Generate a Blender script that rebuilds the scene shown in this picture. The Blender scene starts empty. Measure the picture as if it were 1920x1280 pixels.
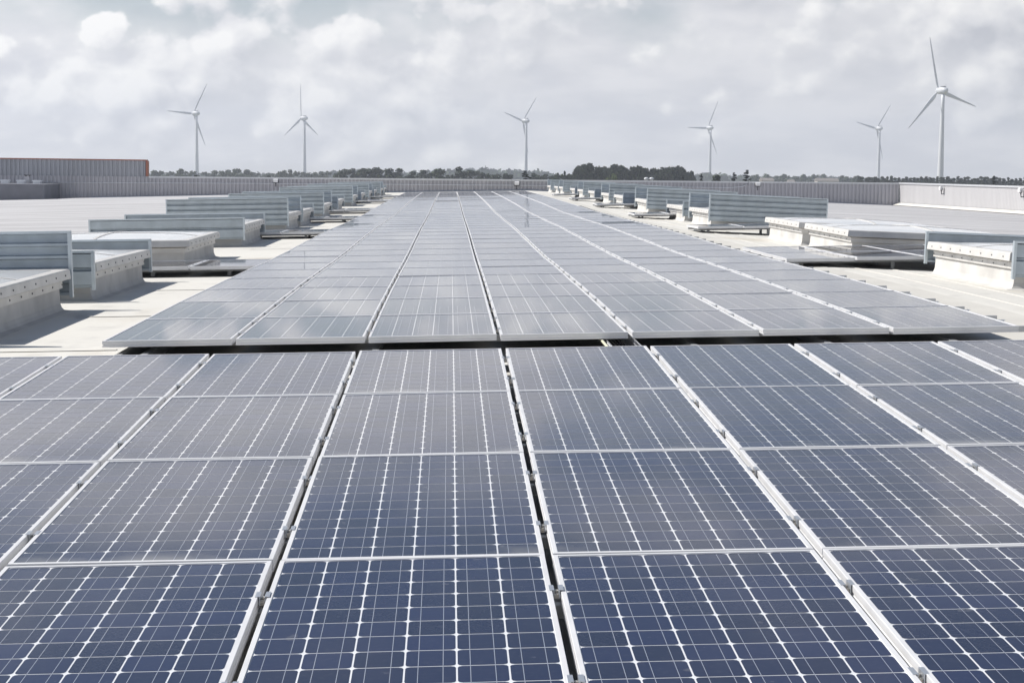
import bpy, math, random
import numpy as np
from mathutils import Matrix, Vector

rnd = random.Random(7)
SC = bpy.context.scene
COL = SC.collection

# ------------------------------------------------------------------ camera
CZ = 11.0                                   # eye height above the ground outside
CAM = ((0.999335, -0.034322, 0.012335),     # camera right, forward and up axes
       (0.035303, 0.995237, -0.090863),
       (-0.009158, 0.091238, 0.995787))
FPX = 3349.24                               # focal length for a 1920 px wide frame
cd = bpy.data.cameras.new('camera')
cd.sensor_width = 36.0
cd.lens = 36.0 * FPX / 1920.0
cd.clip_start = 0.1
cd.clip_end = 12000
cam = bpy.data.objects.new('camera', cd)
COL.objects.link(cam)
r_, f_, u_ = CAM
cam.matrix_world = Matrix(((r_[0], u_[0], -f_[0], 0), (r_[1], u_[1], -f_[1], 0), (r_[2], u_[2], -f_[2], CZ), (0, 0, 0, 1)))
SC.camera = cam

# ------------------------------------------------------------------ world, sun, exposure
SUN_EL, SUN_FWD = 46.0, 15.0                # the sun stands on the -X side, a little ahead of the camera
W = bpy.data.worlds.new('World')
SC.world = W
W.use_nodes = True
nt = W.node_tree
nt.nodes.clear()


def wn(t, **kw):
    n = nt.nodes.new(t)
    for k, v in kw.items():
        setattr(n, k, v)
    return n


def wl(a, b):
    nt.links.new(a, b)


def wmath(op, a, b=None, clamp=False):
    n = wn('ShaderNodeMath', operation=op, use_clamp=clamp)
    for i, v in enumerate((a, b)):
        if v is None:
            continue
        if isinstance(v, (int, float)):
            n.inputs[i].default_value = v
        else:
            wl(v, n.inputs[i])
    return n.outputs[0]


def wramp(v, lo, hi):
    n = wn('ShaderNodeMapRange', interpolation_type='SMOOTHSTEP')
    wl(v, n.inputs[0])
    n.inputs[1].default_value = lo
    n.inputs[2].default_value = hi
    return n.outputs[0]


out = wn('ShaderNodeOutputWorld')
sky = wn('ShaderNodeTexSky', sky_type='NISHITA', sun_disc=False)
sky.sun_elevation = math.radians(SUN_EL)
sky.sun_rotation = math.radians(-90 + SUN_FWD)
sky.air_density = 1.0
sky.dust_density = 0.2
sky.ozone_density = 1.6
bg_sky = wn('ShaderNodeBackground')
bg_sky.inputs[1].default_value = 0.060
wl(sky.outputs[0], bg_sky.inputs[0])
tc = wn('ShaderNodeTexCoord')
sep = wn('ShaderNodeSeparateXYZ')
wl(tc.outputs['Generated'], sep.inputs[0])
up = wmath('MAXIMUM', sep.outputs[2], 0.0)
# clouds: a soft grey layer that nearly closes at the horizon, heaped clouds above it, open blue higher up
comb = wn('ShaderNodeCombineXYZ')
den = wmath('ADD', up, 0.30)
wl(wmath('DIVIDE', sep.outputs[0], den), comb.inputs[0])
wl(wmath('DIVIDE', sep.outputs[1], den), comb.inputs[1])
wl(wmath('MULTIPLY', up, 1.5), comb.inputs[2])


def cloud_noise(scale, detail, rough, off, squash=1.0):
    m = wn('ShaderNodeMapping')
    m.inputs['Location'].default_value = off
    m.inputs['Scale'].default_value = (1, 1, squash)
    wl(comb.outputs[0], m.inputs[0])
    n = wn('ShaderNodeTexNoise')
    n.inputs['Scale'].default_value = scale
    n.inputs['Detail'].default_value = detail
    n.inputs['Roughness'].default_value = rough
    wl(m.outputs[0], n.inputs[0])
    return n.outputs['Fac']


def wmix(f, a, b):
    n = wn('ShaderNodeMix', data_type='RGBA')
    if isinstance(f, (int, float)):
        n.inputs[0].default_value = f
    else:
        wl(f, n.inputs[0])
    for i, c in ((6, a), (7, b)):
        if isinstance(c, tuple):
            n.inputs[i].default_value = (*c, 1)
        else:
            wl(c, n.inputs[i])
    return n.outputs[2]


def puffs(off, lumps):
    """heaped cloud density: broad masses with rounded, cauliflower-like lumps of three sizes"""
    m = wn('ShaderNodeMapping')
    m.inputs['Location'].default_value = off
    m.inputs['Scale'].default_value = (3.3, 3.3, 4.2)
    wl(tc.outputs['Generated'], m.inputs[0])
    w = wn('ShaderNodeTexNoise')
    w.inputs['Scale'].default_value = 9.0
    w.inputs['Detail'].default_value = 4
    wl(m.outputs[0], w.inputs[0])
    sub = wn('ShaderNodeVectorMath', operation='SUBTRACT')
    wl(w.outputs['Color'], sub.inputs[0])
    sub.inputs[1].default_value = (0.5, 0.5, 0.5)
    scl = wn('ShaderNodeVectorMath', operation='SCALE')
    wl(sub.outputs[0], scl.inputs[0])
    scl.inputs['Scale'].default_value = 0.10
    add = wn('ShaderNodeVectorMath', operation='ADD')
    wl(m.outputs[0], add.inputs[0])
    wl(scl.outputs[0], add.inputs[1])
    base = wn('ShaderNodeTexNoise')
    base.inputs['Scale'].default_value = 2.6
    base.inputs['Detail'].default_value = 7
    base.inputs['Roughness'].default_value = 0.5
    wl(m.outputs[0], base.inputs[0])
    tot = wmath('MULTIPLY', base.outputs['Fac'], 1.0)
    for sc_, amp in lumps:
        v = wn('ShaderNodeTexVoronoi', feature='F1')
        v.inputs['Scale'].default_value = sc_
        wl(add.outputs[0], v.inputs['Vector'])
        tot = wmath('ADD', tot, wmath('MULTIPLY', wmath('SUBTRACT', 0.5, v.outputs['Distance']), amp))
    return tot


O1 = (1.1, 7.2, 0.15)
HOLE = (5.0, 1.3, 0.0)
LUMPS = ((5.5, 0.17), (13.0, 0.10))
heap = puffs(O1, LUMPS)
heap_l = puffs((O1[0] - 0.022, O1[1], O1[2] + 0.034), LUMPS)        # the same heaps sampled towards the light
layer = cloud_noise(1.7, 6, 0.5, (1.0, 5.0, 2.0), 2.0)
wisps = cloud_noise(5.0, 5, 0.5, (7.0, 1.0, 3.0), 2.2)
# clouds brighten towards the sun
sunv = (-math.cos(math.radians(SUN_FWD)) * math.cos(math.radians(SUN_EL)), math.sin(math.radians(SUN_FWD)) * math.cos(math.radians(SUN_EL)), math.sin(math.radians(SUN_EL)))
dt = wn('ShaderNodeVectorMath', operation='DOT_PRODUCT')
wl(tc.outputs['Generated'], dt.inputs[0])
dt.inputs[1].default_value = sunv
glow = wmath('ADD', wmath('MULTIPLY', wmath('POWER', wmath('MAXIMUM', dt.outputs['Value'], 0.0), 2.0), 0.55), 1.0)
# soft layer: warm grey with faint bands
soft = wmix(wramp(wisps, 0.36, 0.64), (0.535, 0.54, 0.57), (0.665, 0.660, 0.672))
layer_cover = wramp(wmath('SUBTRACT', wmath('ADD', layer, wmath('MULTIPLY', wisps, 0.22)), wmath('ADD', wmath('MULTIPLY', wramp(up, 0.11, 0.36), 0.60), 0.20)), -0.22, 0.30)
# heaps: crisp tops, lit from above
hthr = wmath('ADD', wmath('MULTIPLY', wramp(up, 0.008, 0.060), -0.10), 0.512)
hthr = wmath('ADD', hthr, wmath('MULTIPLY', wramp(up, 0.10, 0.20), 0.60))
rel = wmath('ADD', wmath('MULTIPLY', wmath('SUBTRACT', heap, heap_l), 5.2), 0.47, clamp=True)
# crisp sunlit tops, soft shaded bases
hd = wmath('SUBTRACT', heap, hthr)
hcov = wramp(wmath('DIVIDE', hd, wmath('ADD', wmath('MULTIPLY', wmath('SUBTRACT', 1.0, rel), 0.16), 0.065)), 0.0, 1.0)
crn = wn('ShaderNodeValToRGB')
e = crn.color_ramp.elements
e[0].position, e[0].color = 0.05, (0.43, 0.44, 0.475, 1)
e[1].position, e[1].color = 0.92, (0.81, 0.80, 0.785, 1)
m1 = crn.color_ramp.elements.new(0.5)
m1.color = (0.625, 0.625, 0.64, 1)
wl(rel, crn.inputs[0])
CLOUD = 1.08
cl = wmix(hcov, soft, crn.outputs[0])
hm_ = wn('ShaderNodeMapping')
hm_.inputs['Location'].default_value = HOLE
hm_.inputs['Scale'].default_value = (1, 1, 1.6)
wl(tc.outputs['Generated'], hm_.inputs[0])
hn_ = wn('ShaderNodeTexNoise')
hn_.inputs['Scale'].default_value = 5.5
hn_.inputs['Detail'].default_value = 5
wl(hm_.outputs[0], hn_.inputs[0])
hole = wmath('MULTIPLY', wramp(hn_.outputs['Fac'], 0.50, 0.62), wmath('MULTIPLY', wramp(up, 0.060, 0.095), 0.62))
cover = wmath('MAXIMUM', wmath('MULTIPLY', layer_cover, wmath('SUBTRACT', 1.0, hole)), hcov)
bg_cl = wn('ShaderNodeBackground')
wl(cl, bg_cl.inputs[0])
wl(wmath('MULTIPLY', glow, CLOUD), bg_cl.inputs[1])
mix = wn('ShaderNodeMixShader')
wl(cover, mix.inputs[0])
wl(bg_sky.outputs[0], mix.inputs[1])
wl(bg_cl.outputs[0], mix.inputs[2])
wl(mix.outputs[0], out.inputs[0])

sd = bpy.data.lights.new('sun', 'SUN')
sd.energy = 5.0
sd.angle = math.radians(0.55)
sd.color = (1.0, 0.955, 0.89)
sun = bpy.data.objects.new('sun', sd)
COL.objects.link(sun)
el, fw = math.radians(SUN_EL), math.radians(SUN_FWD)
to_sun = Vector((-math.cos(fw) * math.cos(el), math.sin(fw) * math.cos(el), math.sin(el)))
sun.rotation_euler = to_sun.to_track_quat('Z', 'Y').to_euler()
sun.location = (0, 0, 60)

vs = SC.view_settings
vs.view_transform = 'Standard'
vs.look = 'None'
vs.exposure = 0.22
vs.gamma = 1.0
vs.use_curve_mapping = False
SC.cycles.use_denoising = True
SC.cycles.max_bounces = 8
SC.cycles.diffuse_bounces = 4
SC.cycles.glossy_bounces = 4
SC.cycles.volume_bounces = 1
SC.cycles.transparent_max_bounces = 8


# ------------------------------------------------------------------ photo geometry helpers (camera stands at 0,0,CZ)
def ray(u, v):
    q = ((u - 960) / FPX, 1.0, -(v - 640) / FPX)
    return [sum(CAM[i][k] * q[i] for i in range(3)) for k in range(3)]


def at_dist(u, v, Y):                            # point at distance Y ahead on the sight line
    d = ray(u, v)
    return d[0] / d[1] * Y, Y, d[2] / d[1] * Y + CZ


def project(x, y, z):
    p = (x, y, z - CZ)
    a, b, c = (sum(CAM[i][k] * p[k] for k in range(3)) for i in range(3))
    if b < 0.2:
        return None
    return 960 + FPX * a / b, 640 - FPX * c / b


# ------------------------------------------------------------------ mesh helpers
class MB:
    def __init__(self):
        self.v, self.f, self.m, self.s = [], [], [], []

    def quad(self, *p, m=0, s=False):
        n = len(self.v)
        self.v += [tuple(q) for q in p]
        self.f.append(tuple(range(n, n + len(p))))
        self.m.append(m)
        self.s.append(s)

    def box(self, x0, x1, y0, y1, z0, z1, m=0):
        n = len(self.v)
        self.v += [(x0, y0, z0), (x1, y0, z0), (x1, y1, z0), (x0, y1, z0), (x0, y0, z1), (x1, y0, z1), (x1, y1, z1), (x0, y1, z1)]
        for q in ((0, 3, 2, 1), (4, 5, 6, 7), (0, 1, 5, 4), (1, 2, 6, 5), (2, 3, 7, 6), (3, 0, 4, 7)):
            self.f.append(tuple(n + i for i in q))
            self.m.append(m)
            self.s.append(False)

    def extrude(self, prof, x0, x1, m=0, closed=False, axis='x', s=False):
        """sweep a (a, b) profile from x0 to x1 along one axis; profile runs in the other two axes"""
        n = len(self.v)
        for x in (x0, x1):
            for a, b in prof:
                self.v.append((x, a, b) if axis == 'x' else (a, x, b) if axis == 'y' else (a, b, x))
        k = len(prof)
        for i in range(k if closed else k - 1):
            j = (i + 1) % k
            self.f.append((n + i, n + j, n + k + j, n + k + i))
            self.m.append(m)
            self.s.append(s)
        if closed:
            self.f.append(tuple(n + i for i in reversed(range(k))))
            self.f.append(tuple(n + k + i for i in range(k)))
            self.m += [m, m]
            self.s += [False, False]

    def tube(self, pts, rad, seg=8, m=0, cap=True):
        """round tube along points with a radius per point"""
        if not isinstance(rad, (list, tuple)):
            rad = [rad] * len(pts)
        P = [Vector(p) for p in pts]
        n = len(self.v)
        for i, p in enumerate(P):
            t = (P[min(i + 1, len(P) - 1)] - P[max(i - 1, 0)]).normalized()
            a = t.cross(Vector((0, 0, 1)) if abs(t.z) < 0.9 else Vector((1, 0, 0))).normalized()
            b = t.cross(a)
            for k in range(seg):
                w = 2 * math.pi * k / seg
                self.v.append(tuple(p + (a * math.cos(w) + b * math.sin(w)) * rad[i]))
        for i in range(len(P) - 1):
            for k in range(seg):
                j = (k + 1) % seg
                self.f.append((n + i * seg + k, n + i * seg + j, n + (i + 1) * seg + j, n + (i + 1) * seg + k))
                self.m.append(m)
                self.s.append(True)
        if cap:
            for base in (n, n + (len(P) - 1) * seg):
                self.f.append(tuple(base + k for k in range(seg)))
                self.m.append(m)
                self.s.append(False)

    def mesh(self, name, *mats, recalc=True):
        me = bpy.data.meshes.new(name)
        me.from_pydata(self.v, [], self.f)
        for mt in mats:
            me.materials.append(mt)
        if len(mats) > 1:
            me.polygons.foreach_set('material_index', self.m)
        me.polygons.foreach_set('use_smooth', self.s)
        if recalc:
            import bmesh
            bm = bmesh.new()
            bm.from_mesh(me)
            bmesh.ops.recalc_face_normals(bm, faces=bm.faces)
            bm.to_mesh(me)
            bm.free()
        me.update()
        return me


def put(name, me, parent=None, loc=(0, 0, 0), rot=None, label=None, cat=None, group=None, kind=None):
    o = bpy.data.objects.new(name, me)
    COL.objects.link(o)
    if parent is not None:
        o.parent = parent
    o.location = loc
    if rot is not None:
        o.rotation_euler = rot
    if label:
        o['label'] = label
    if cat:
        o['category'] = cat
    if group:
        o['group'] = group
    if kind:
        o['kind'] = kind
    return o


def thing(name, label, cat, loc=(0, 0, 0), rot=None, group=None):
    return put(name, None, None, loc, rot, label, cat, group)


def copy_tree(o, parent=None):
    c = o.copy()
    COL.objects.link(c)
    if parent is not None:
        c.parent = parent
    for ch in list(o.children):
        copy_tree(ch, c)
    return c


TENS = {20: 'twenty', 30: 'thirty', 40: 'forty'}


def nth(n):
    if n <= 20:
        return ORD[n - 1]
    return 'thirtieth' if n == 30 else TENS[n // 10 * 10] + '-' + ORD[n % 10 - 1]


ORD = ('first second third fourth fifth sixth seventh eighth ninth tenth eleventh twelfth thirteenth fourteenth fifteenth '
       'sixteenth seventeenth eighteenth nineteenth twentieth').split()


# ------------------------------------------------------------------ materials
def mat(name, base, rough=0.6, metal=0.0, var=0.0, vscale=3.0, bump=0.0, bscale=40.0, coat=0.0, coat_rough=0.03,
        island=0.0, spec=0.5, stretch=None, tint=None):
    m = bpy.data.materials.new(name)
    m.use_nodes = True
    t = m.node_tree
    p = t.nodes['Principled BSDF']
    p.inputs['Base Color'].default_value = (*base, 1)
    p.inputs['Roughness'].default_value = rough
    p.inputs['Metallic'].default_value = metal
    p.inputs['Specular IOR Level'].default_value = spec
    if coat:
        p.inputs['Coat Weight'].default_value = coat
        p.inputs['Coat Roughness'].default_value = coat_rough
        p.inputs['Coat IOR'].default_value = 1.43
    co = t.nodes.new('ShaderNodeTexCoord')
    src = co.outputs['Object']
    if stretch:
        mp = t.nodes.new('ShaderNodeMapping')
        mp.inputs['Scale'].default_value = stretch
        t.links.new(src, mp.inputs[0])
        src = mp.outputs[0]
    last = None
    if var:
        n = t.nodes.new('ShaderNodeTexNoise')
        n.inputs['Scale'].default_value = vscale
        n.inputs['Detail'].default_value = 6
        t.links.new(src, n.inputs[0])
        r = t.nodes.new('ShaderNodeMapRange')
        r.inputs[1].default_value, r.inputs[2].default_value = 0.3, 0.7
        r.inputs[3].default_value, r.inputs[4].default_value = 0, 1
        t.links.new(n.outputs['Fac'], r.inputs[0])
        mx = t.nodes.new('ShaderNodeMix')
        mx.data_type = 'RGBA'
        t.links.new(r.outputs[0], mx.inputs[0])
        lo = tint or tuple(c * (1 - var) for c in base)
        mx.inputs[6].default_value = (*lo, 1)
        mx.inputs[7].default_value = (*[min(1, c * (1 + var * 0.5)) for c in base], 1)
        last = mx.outputs[2]
    if island:
        g = t.nodes.new('ShaderNodeNewGeometry')
        oi = t.nodes.new('ShaderNodeObjectInfo')
        ad = t.nodes.new('ShaderNodeMath')
        ad.operation = 'ADD'
        t.links.new(g.outputs['Random Per Island'], ad.inputs[0])
        t.links.new(oi.outputs['Random'], ad.inputs[1])
        fr = t.nodes.new('ShaderNodeMath')
        fr.operation = 'FRACT'
        t.links.new(ad.outputs[0], fr.inputs[0])
        r = t.nodes.new('ShaderNodeMapRange')
        r.inputs[3].default_value, r.inputs[4].default_value = 1 - island, 1 + island
        t.links.new(fr.outputs[0], r.inputs[0])
        hs = t.nodes.new('ShaderNodeHueSaturation')
        hs.inputs['Color'].default_value = (*base, 1)
        if last:
            t.links.new(last, hs.inputs['Color'])
        t.links.new(r.outputs[0], hs.inputs['Value'])
        last = hs.outputs[0]
    if last:
        t.links.new(last, p.inputs['Base Color'])
    if bump:
        n = t.nodes.new('ShaderNodeTexNoise')
        n.inputs['Scale'].default_value = bscale
        n.inputs['Detail'].default_value = 4
        t.links.new(src, n.inputs[0])
        b = t.nodes.new('ShaderNodeBump')
        b.inputs['Strength'].default_value = bump
        b.inputs['Distance'].default_value = 0.01
        t.links.new(n.outputs['Fac'], b.inputs['Height'])
        t.links.new(b.outputs[0], p.inputs['Normal'])
    return m


M_CELL = mat('silicon_cell', (0.0055, 0.0095, 0.042), 0.45, coat=1.0, coat_rough=0.03, island=0.30, spec=0.1)


def dust_on_glass(m):
    """fine dust, dried drops and specks lying on the glass"""
    t = m.node_tree
    p = t.nodes['Principled BSDF']
    geo = t.nodes.new('ShaderNodeNewGeometry')
    src = p.inputs['Base Color'].links[0].from_socket
    fac = None
    for scale, lo, hi, amt in ((3.0, 0.35, 0.75, 0.008), (55.0, 0.52, 0.80, 0.04), (16.0, 0.70, 0.74, 0.16)):
        n = t.nodes.new('ShaderNodeTexNoise')
        n.inputs['Scale'].default_value = scale
        n.inputs['Detail'].default_value = 5
        t.links.new(geo.outputs['Position'], n.inputs[0])
        r = t.nodes.new('ShaderNodeMapRange')
        for i, v in enumerate((lo, hi, 0.0, amt)):
            r.inputs[i + 1].default_value = v
        t.links.new(n.outputs['Fac'], r.inputs[0])
        if fac is None:
            fac = r.outputs[0]
        else:
            a = t.nodes.new('ShaderNodeMath')
            a.operation = 'ADD'
            t.links.new(fac, a.inputs[0])
            t.links.new(r.outputs[0], a.inputs[1])
            fac = a.outputs[0]
    # silt washed down to the lower edge of the front array's panels
    sp = t.nodes.new('ShaderNodeSeparateXYZ')
    t.links.new(geo.outputs['Position'], sp.inputs[0])

    def mth(op, a, b=None):
        n_ = t.nodes.new('ShaderNodeMath')
        n_.operation = op
        for i, v in enumerate((a, b)):
            if isinstance(v, (int, float)):
                n_.inputs[i].default_value = v
            elif v is not None:
                t.links.new(v, n_.inputs[i])
        return n_.outputs[0]

    def rmp(v, a, b):
        r_ = t.nodes.new('ShaderNodeMapRange')
        r_.interpolation_type = 'SMOOTHSTEP'
        t.links.new(v, r_.inputs[0])
        r_.inputs[1].default_value, r_.inputs[2].default_value = a, b
        return r_.outputs[0]
    along = mth('FRACT', mth('DIVIDE', mth('SUBTRACT', 10.2016, sp.outputs[1]), 1.60))
    nn_ = t.nodes.new('ShaderNodeTexNoise')
    nn_.inputs['Scale'].default_value = 2.2
    nn_.inputs['Detail'].default_value = 6
    t.links.new(geo.outputs['Position'], nn_.inputs[0])
    silt = mth('MULTIPLY', mth('MULTIPLY', rmp(along, 0.90, 0.985), rmp(nn_.outputs['Fac'], 0.50, 0.68)), mth('LESS_THAN', sp.outputs[1], 10.3))
    fac = mth('ADD', fac, mth('MULTIPLY', silt, 0.55))
    mx = t.nodes.new('ShaderNodeMix')
    mx.data_type = 'RGBA'
    t.links.new(fac, mx.inputs[0])
    t.links.new(src, mx.inputs[6])
    mx.inputs[7].default_value = (0.34, 0.33, 0.31, 1)
    t.links.new(mx.outputs[2], p.inputs['Base Color'])


dust_on_glass(M_CELL)
M_BACK = mat('white_backsheet', (0.80, 0.81, 0.83), 0.5, coat=1.0, coat_rough=0.035)
M_UNDER = mat('shade_black_underside', (0.03, 0.03, 0.032), 0.6)  # black instead of the usual white, to deepen shade between the panels
M_BUS = mat('tinned_busbar', (0.42, 0.44, 0.50), 0.4, metal=0.3, coat=1.0, coat_rough=0.035)
M_FRAME = mat('anodised_frame', (0.70, 0.705, 0.72), 0.45, metal=0.12, var=0.08, vscale=6)
M_CLAMP = mat('clamp_metal', (0.55, 0.58, 0.62), 0.35, metal=0.7)
M_BOLT = mat('bolt_block', (0.58, 0.54, 0.48), 0.4, metal=0.6)
M_RAIL = mat('rail_aluminium', (0.50, 0.51, 0.52), 0.45, metal=0.6)
M_GALV = mat('galvanised_sheet', (0.40, 0.455, 0.50), 0.45, metal=0.45, var=0.16, vscale=5, bump=0.02, bscale=60)
M_GALVP = mat('galvanised_post', (0.56, 0.62, 0.66), 0.42, metal=0.6, var=0.1, vscale=7)
M_LID = mat('lid_aluminium', (0.66, 0.645, 0.62), 0.5, metal=0.25, var=0.14, vscale=4)
M_PANE = mat('opal_pane', (0.78, 0.79, 0.80), 0.22, var=0.05, vscale=2, coat=0.5, coat_rough=0.1)
M_CURB = mat('curb_membrane', (0.56, 0.55, 0.53), 0.75, var=0.2, vscale=2.5, bump=0.2, bscale=14)
M_STEELS = mat('screw_steel', (0.20, 0.20, 0.20), 0.4, metal=0.5)
M_SCREW = mat('screw_dark', (0.06, 0.06, 0.06), 0.5)
M_CLAD = mat('parapet_cladding', (0.44, 0.435, 0.46), 0.5, metal=0.15, var=0.1, vscale=1.2, stretch=(1, 1, 0.25))
M_CLADW = mat('side_cladding', (0.44, 0.435, 0.445), 0.5, var=0.06, vscale=1.5, stretch=(1, 1, 0.25))
M_CLADT = mat('tall_cladding', (0.36, 0.37, 0.40), 0.5, metal=0.15, var=0.1, vscale=1.2, stretch=(1, 1, 0.25))
M_COPE = mat('coping_metal', (0.60, 0.61, 0.63), 0.4, metal=0.3)
M_ORANGE = mat('orange_coping', (0.34, 0.12, 0.07), 0.5)
M_DARKBOX = mat('dark_render', (0.17, 0.175, 0.20), 0.8, var=0.15, vscale=2)
M_WHITE = mat('white_paint', (0.68, 0.70, 0.73), 0.45, var=0.05, vscale=0.5)
M_LAMPB = mat('lamp_bracket', (0.06, 0.06, 0.07), 0.5)
M_LAMPH = mat('lamp_head', (0.78, 0.78, 0.78), 0.35)
M_YELLOW = mat('pale_yellow_cable', (0.58, 0.58, 0.44), 0.5)
M_WIRE = mat('zinc_wire', (0.70, 0.71, 0.73), 0.35, metal=0.5)
M_BLACK = mat('black_cable', (0.015, 0.015, 0.02), 0.5)
M_TRUNK = mat('bark', (0.09, 0.07, 0.055), 0.9)
M_TILE = mat('clay_tile', (0.21, 0.185, 0.17), 0.8, var=0.2, vscale=0.3)
M_HOUSE = mat('house_render', (0.50, 0.46, 0.42), 0.8)
M_GLASSD = mat('dark_window', (0.03, 0.035, 0.04), 0.15)


def leaf(name, base):
    m = mat(name, base, 0.75, island=0.55, spec=0.15)
    return m


M_LEAF_PINE = leaf('pine_needles', (0.020, 0.032, 0.015))
M_LEAF_BROAD = leaf('broad_leaves', (0.036, 0.056, 0.022))
M_LEAF_CYP = leaf('cypress_foliage', (0.030, 0.046, 0.022))
M_LEAF_DARK = leaf('dark_conifer_foliage', (0.012, 0.018, 0.010))
M_LEAF_FAR = leaf('woodland_leaves', (0.030, 0.048, 0.026))
M_LEAF_LIGHT = leaf('light_leaves', (0.085, 0.12, 0.035))


def roof_mat():
    m = mat('roof_membrane', (0.66, 0.645, 0.60), 0.72, bump=0.12, bscale=5)
    t = m.node_tree
    p = t.nodes['Principled BSDF']
    geo = t.nodes.new('ShaderNodeNewGeometry')

    def noise(scale, sc=(1, 1, 1), detail=6):
        mp = t.nodes.new('ShaderNodeMapping')
        mp.inputs['Scale'].default_value = sc
        t.links.new(geo.outputs['Position'], mp.inputs[0])
        n = t.nodes.new('ShaderNodeTexNoise')
        n.inputs['Scale'].default_value = scale
        n.inputs['Detail'].default_value = detail
        t.links.new(mp.outputs[0], n.inputs[0])
        return n.outputs['Fac']

    def rng(v, a, b, c=0.0, d=1.0):
        r = t.nodes.new('ShaderNodeMapRange')
        t.links.new(v, r.inputs[0])
        for i, x in enumerate((a, b, c, d)):
            r.inputs[i + 1].default_value = x
        return r.outputs[0]

    def mixc(f, a, b):
        x = t.nodes.new('ShaderNodeMix')
        x.data_type = 'RGBA'
        t.links.new(f, x.inputs[0])
        for i, c in ((6, a), (7, b)):
            if isinstance(c, tuple):
                x.inputs[i].default_value = (*c, 1)
            else:
                t.links.new(c, x.inputs[i])
        return x.outputs[2]
    c = mixc(rng(noise(0.5), 0.35, 0.7), (0.66, 0.645, 0.60), (0.60, 0.585, 0.545))
    c = mixc(rng(noise(1.1, (1, 0.35, 1), 8), 0.56, 0.76, 0, 0.75), c, (0.47, 0.42, 0.34))      # tan silt marks
    c = mixc(rng(noise(3.5, (1.0, 0.5, 1), 8), 0.55, 0.75, 0, 0.55), c, (0.40, 0.39, 0.37))      # grey dirt
    t.links.new(c, p.inputs['Base Color'])
    return m


M_ROOF = roof_mat()
M_STRIP = mat('greyer_strip', (0.56, 0.545, 0.505), 0.75, var=0.08, vscale=1.5)
M_RIB = mat("ribbed_sheet", (0.60, 0.595, 0.60), 0.6, var=0.28, vscale=1.0, stretch=(0.12, 2.2, 1), tint=(0.36, 0.355, 0.36))


# ------------------------------------------------------------------ roof levels
KN = [(-8, -1.66), (3.8, -1.225), (5.40, -1.156), (7.0, -1.089), (8.6, -1.033), (10.2, -0.98), (11.24, -0.99), (12.84, -0.977), (14.44, -0.966),
      (17.64, -0.957), (19.24, -0.957), (20.84, -0.961), (22.44, -0.957), (24.04, -0.95), (25.64, -0.938), (28.84, -0.920),
      (32.04, -0.903), (36.8, -0.905), (45.4, -0.893), (52, -0.838), (59.8, -0.790), (72, -0.735), (87.1, -0.690), (104, -0.66)]
CROSS = 0.0263


def zp(Y):                                   # level of the panel tops on the line X = 0
    for (a, za), (b, zb) in zip(KN, KN[1:]):
        if Y <= b:
            return za + (zb - za) * (Y - a) / (b - a)
    return KN[-1][1]


def roof_z(X, Y):
    c = CROSS * X if X < 4.5 else CROSS * 4.5 - 0.030 * (X - 4.5)
    if X < -7:
        c -= 0.006 * (-7 - X)
    return CZ + zp(Y) - 0.15 + c


XL, XR, YW = -60.0, 26.0, 103.0
mb = MB()
xs = [XL, -20, -7, -3.3, 0, 4.5, 9.0, XR]
ys = sorted({k[0] for k in KN} - {104}) + [YW]
for i in range(len(xs) - 1):
    for j in range(len(ys) - 1):
        a, b, c, d = xs[i], xs[i + 1], ys[j], ys[j + 1]
        mb.quad((a, c, roof_z(a, c)), (b, c, roof_z(b, c)), (b, d, roof_z(b, d)), (a, d, roof_z(a, d)))
put('roof_membrane', mb.mesh('roof_membrane', M_ROOF), kind='structure')
# walls of the warehouse below the roof
mb = MB()
mb.box(XL, XR + 0.2, -8, YW + 0.3, 0.0, 8.4)
put('warehouse_wall', mb.mesh('warehouse_wall', M_CLADW), kind='structure')

# ribbed roof fields beyond the two rows of smoke vents: ribs run across
for nm, xa, xb in (('ribbed_roof', XL, -6.9), ('ribbed_roof', 9.0, XR - 0.02)):
    mb = MB()
    y = 10.0
    cols = [xa, -20, xb] if xa < 0 else [xa, xb]
    pitch = 0.42
    while y < YW - 0.3:
        prof = [(y, 0.012), (y + 0.26, 0.012), (y + 0.30, 0.034), (y + 0.38, 0.034), (y + 0.42, 0.012)]
        for i in range(len(prof) - 1):
            (ya, ha), (yb, hb) = prof[i], prof[i + 1]
            for a, b in zip(cols, cols[1:]):
                mb.quad((a, ya, roof_z(a, ya) + ha), (b, ya, roof_z(b, ya) + ha), (b, yb, roof_z(b, yb) + hb), (a, yb, roof_z(a, yb) + hb))
        y += pitch
    put(nm, mb.mesh(nm, M_RIB, recalc=False), kind='structure')

# a slightly greyer, barely raised strip along the array's edge, and narrow lap strips
def strip(x0, x1, y0, y1, h, m, nm):
    b_ = MB()
    yy = [y0] + [k for k in ys if y0 < k < y1] + [y1]
    for a, b in zip(yy, yy[1:]):
        p = [(x0, a, roof_z(x0, a) + h), (x1, a, roof_z(x1, a) + h), (x1, b, roof_z(x1, b) + h), (x0, b, roof_z(x0, b) + h)]
        b_.quad(*p)
        b_.quad(p[0], p[3], (x0, b, roof_z(x0, b) - 0.01), (x0, a, roof_z(x0, a) - 0.01))
        b_.quad(p[1], p[2], (x1, b, roof_z(x1, b) - 0.01), (x1, a, roof_z(x1, a) - 0.01))
    put(nm, b_.mesh(nm, m), kind='structure')


strip(3.2, 4.42, 10.4, 88, 0.005, M_STRIP, 'greyer_strip')
for y0 in (12.1, 14.9, 18.3, 24.4, 28.0):
    strip(-3.1, -2.25, y0, y0 + 0.07, 0.005, M_ROOF, 'lap_strip')
for x0 in (4.75, 5.2):
    strip(x0, x0 + 0.05, 8, 60, 0.005, M_ROOF, 'lap_strip')

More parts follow.
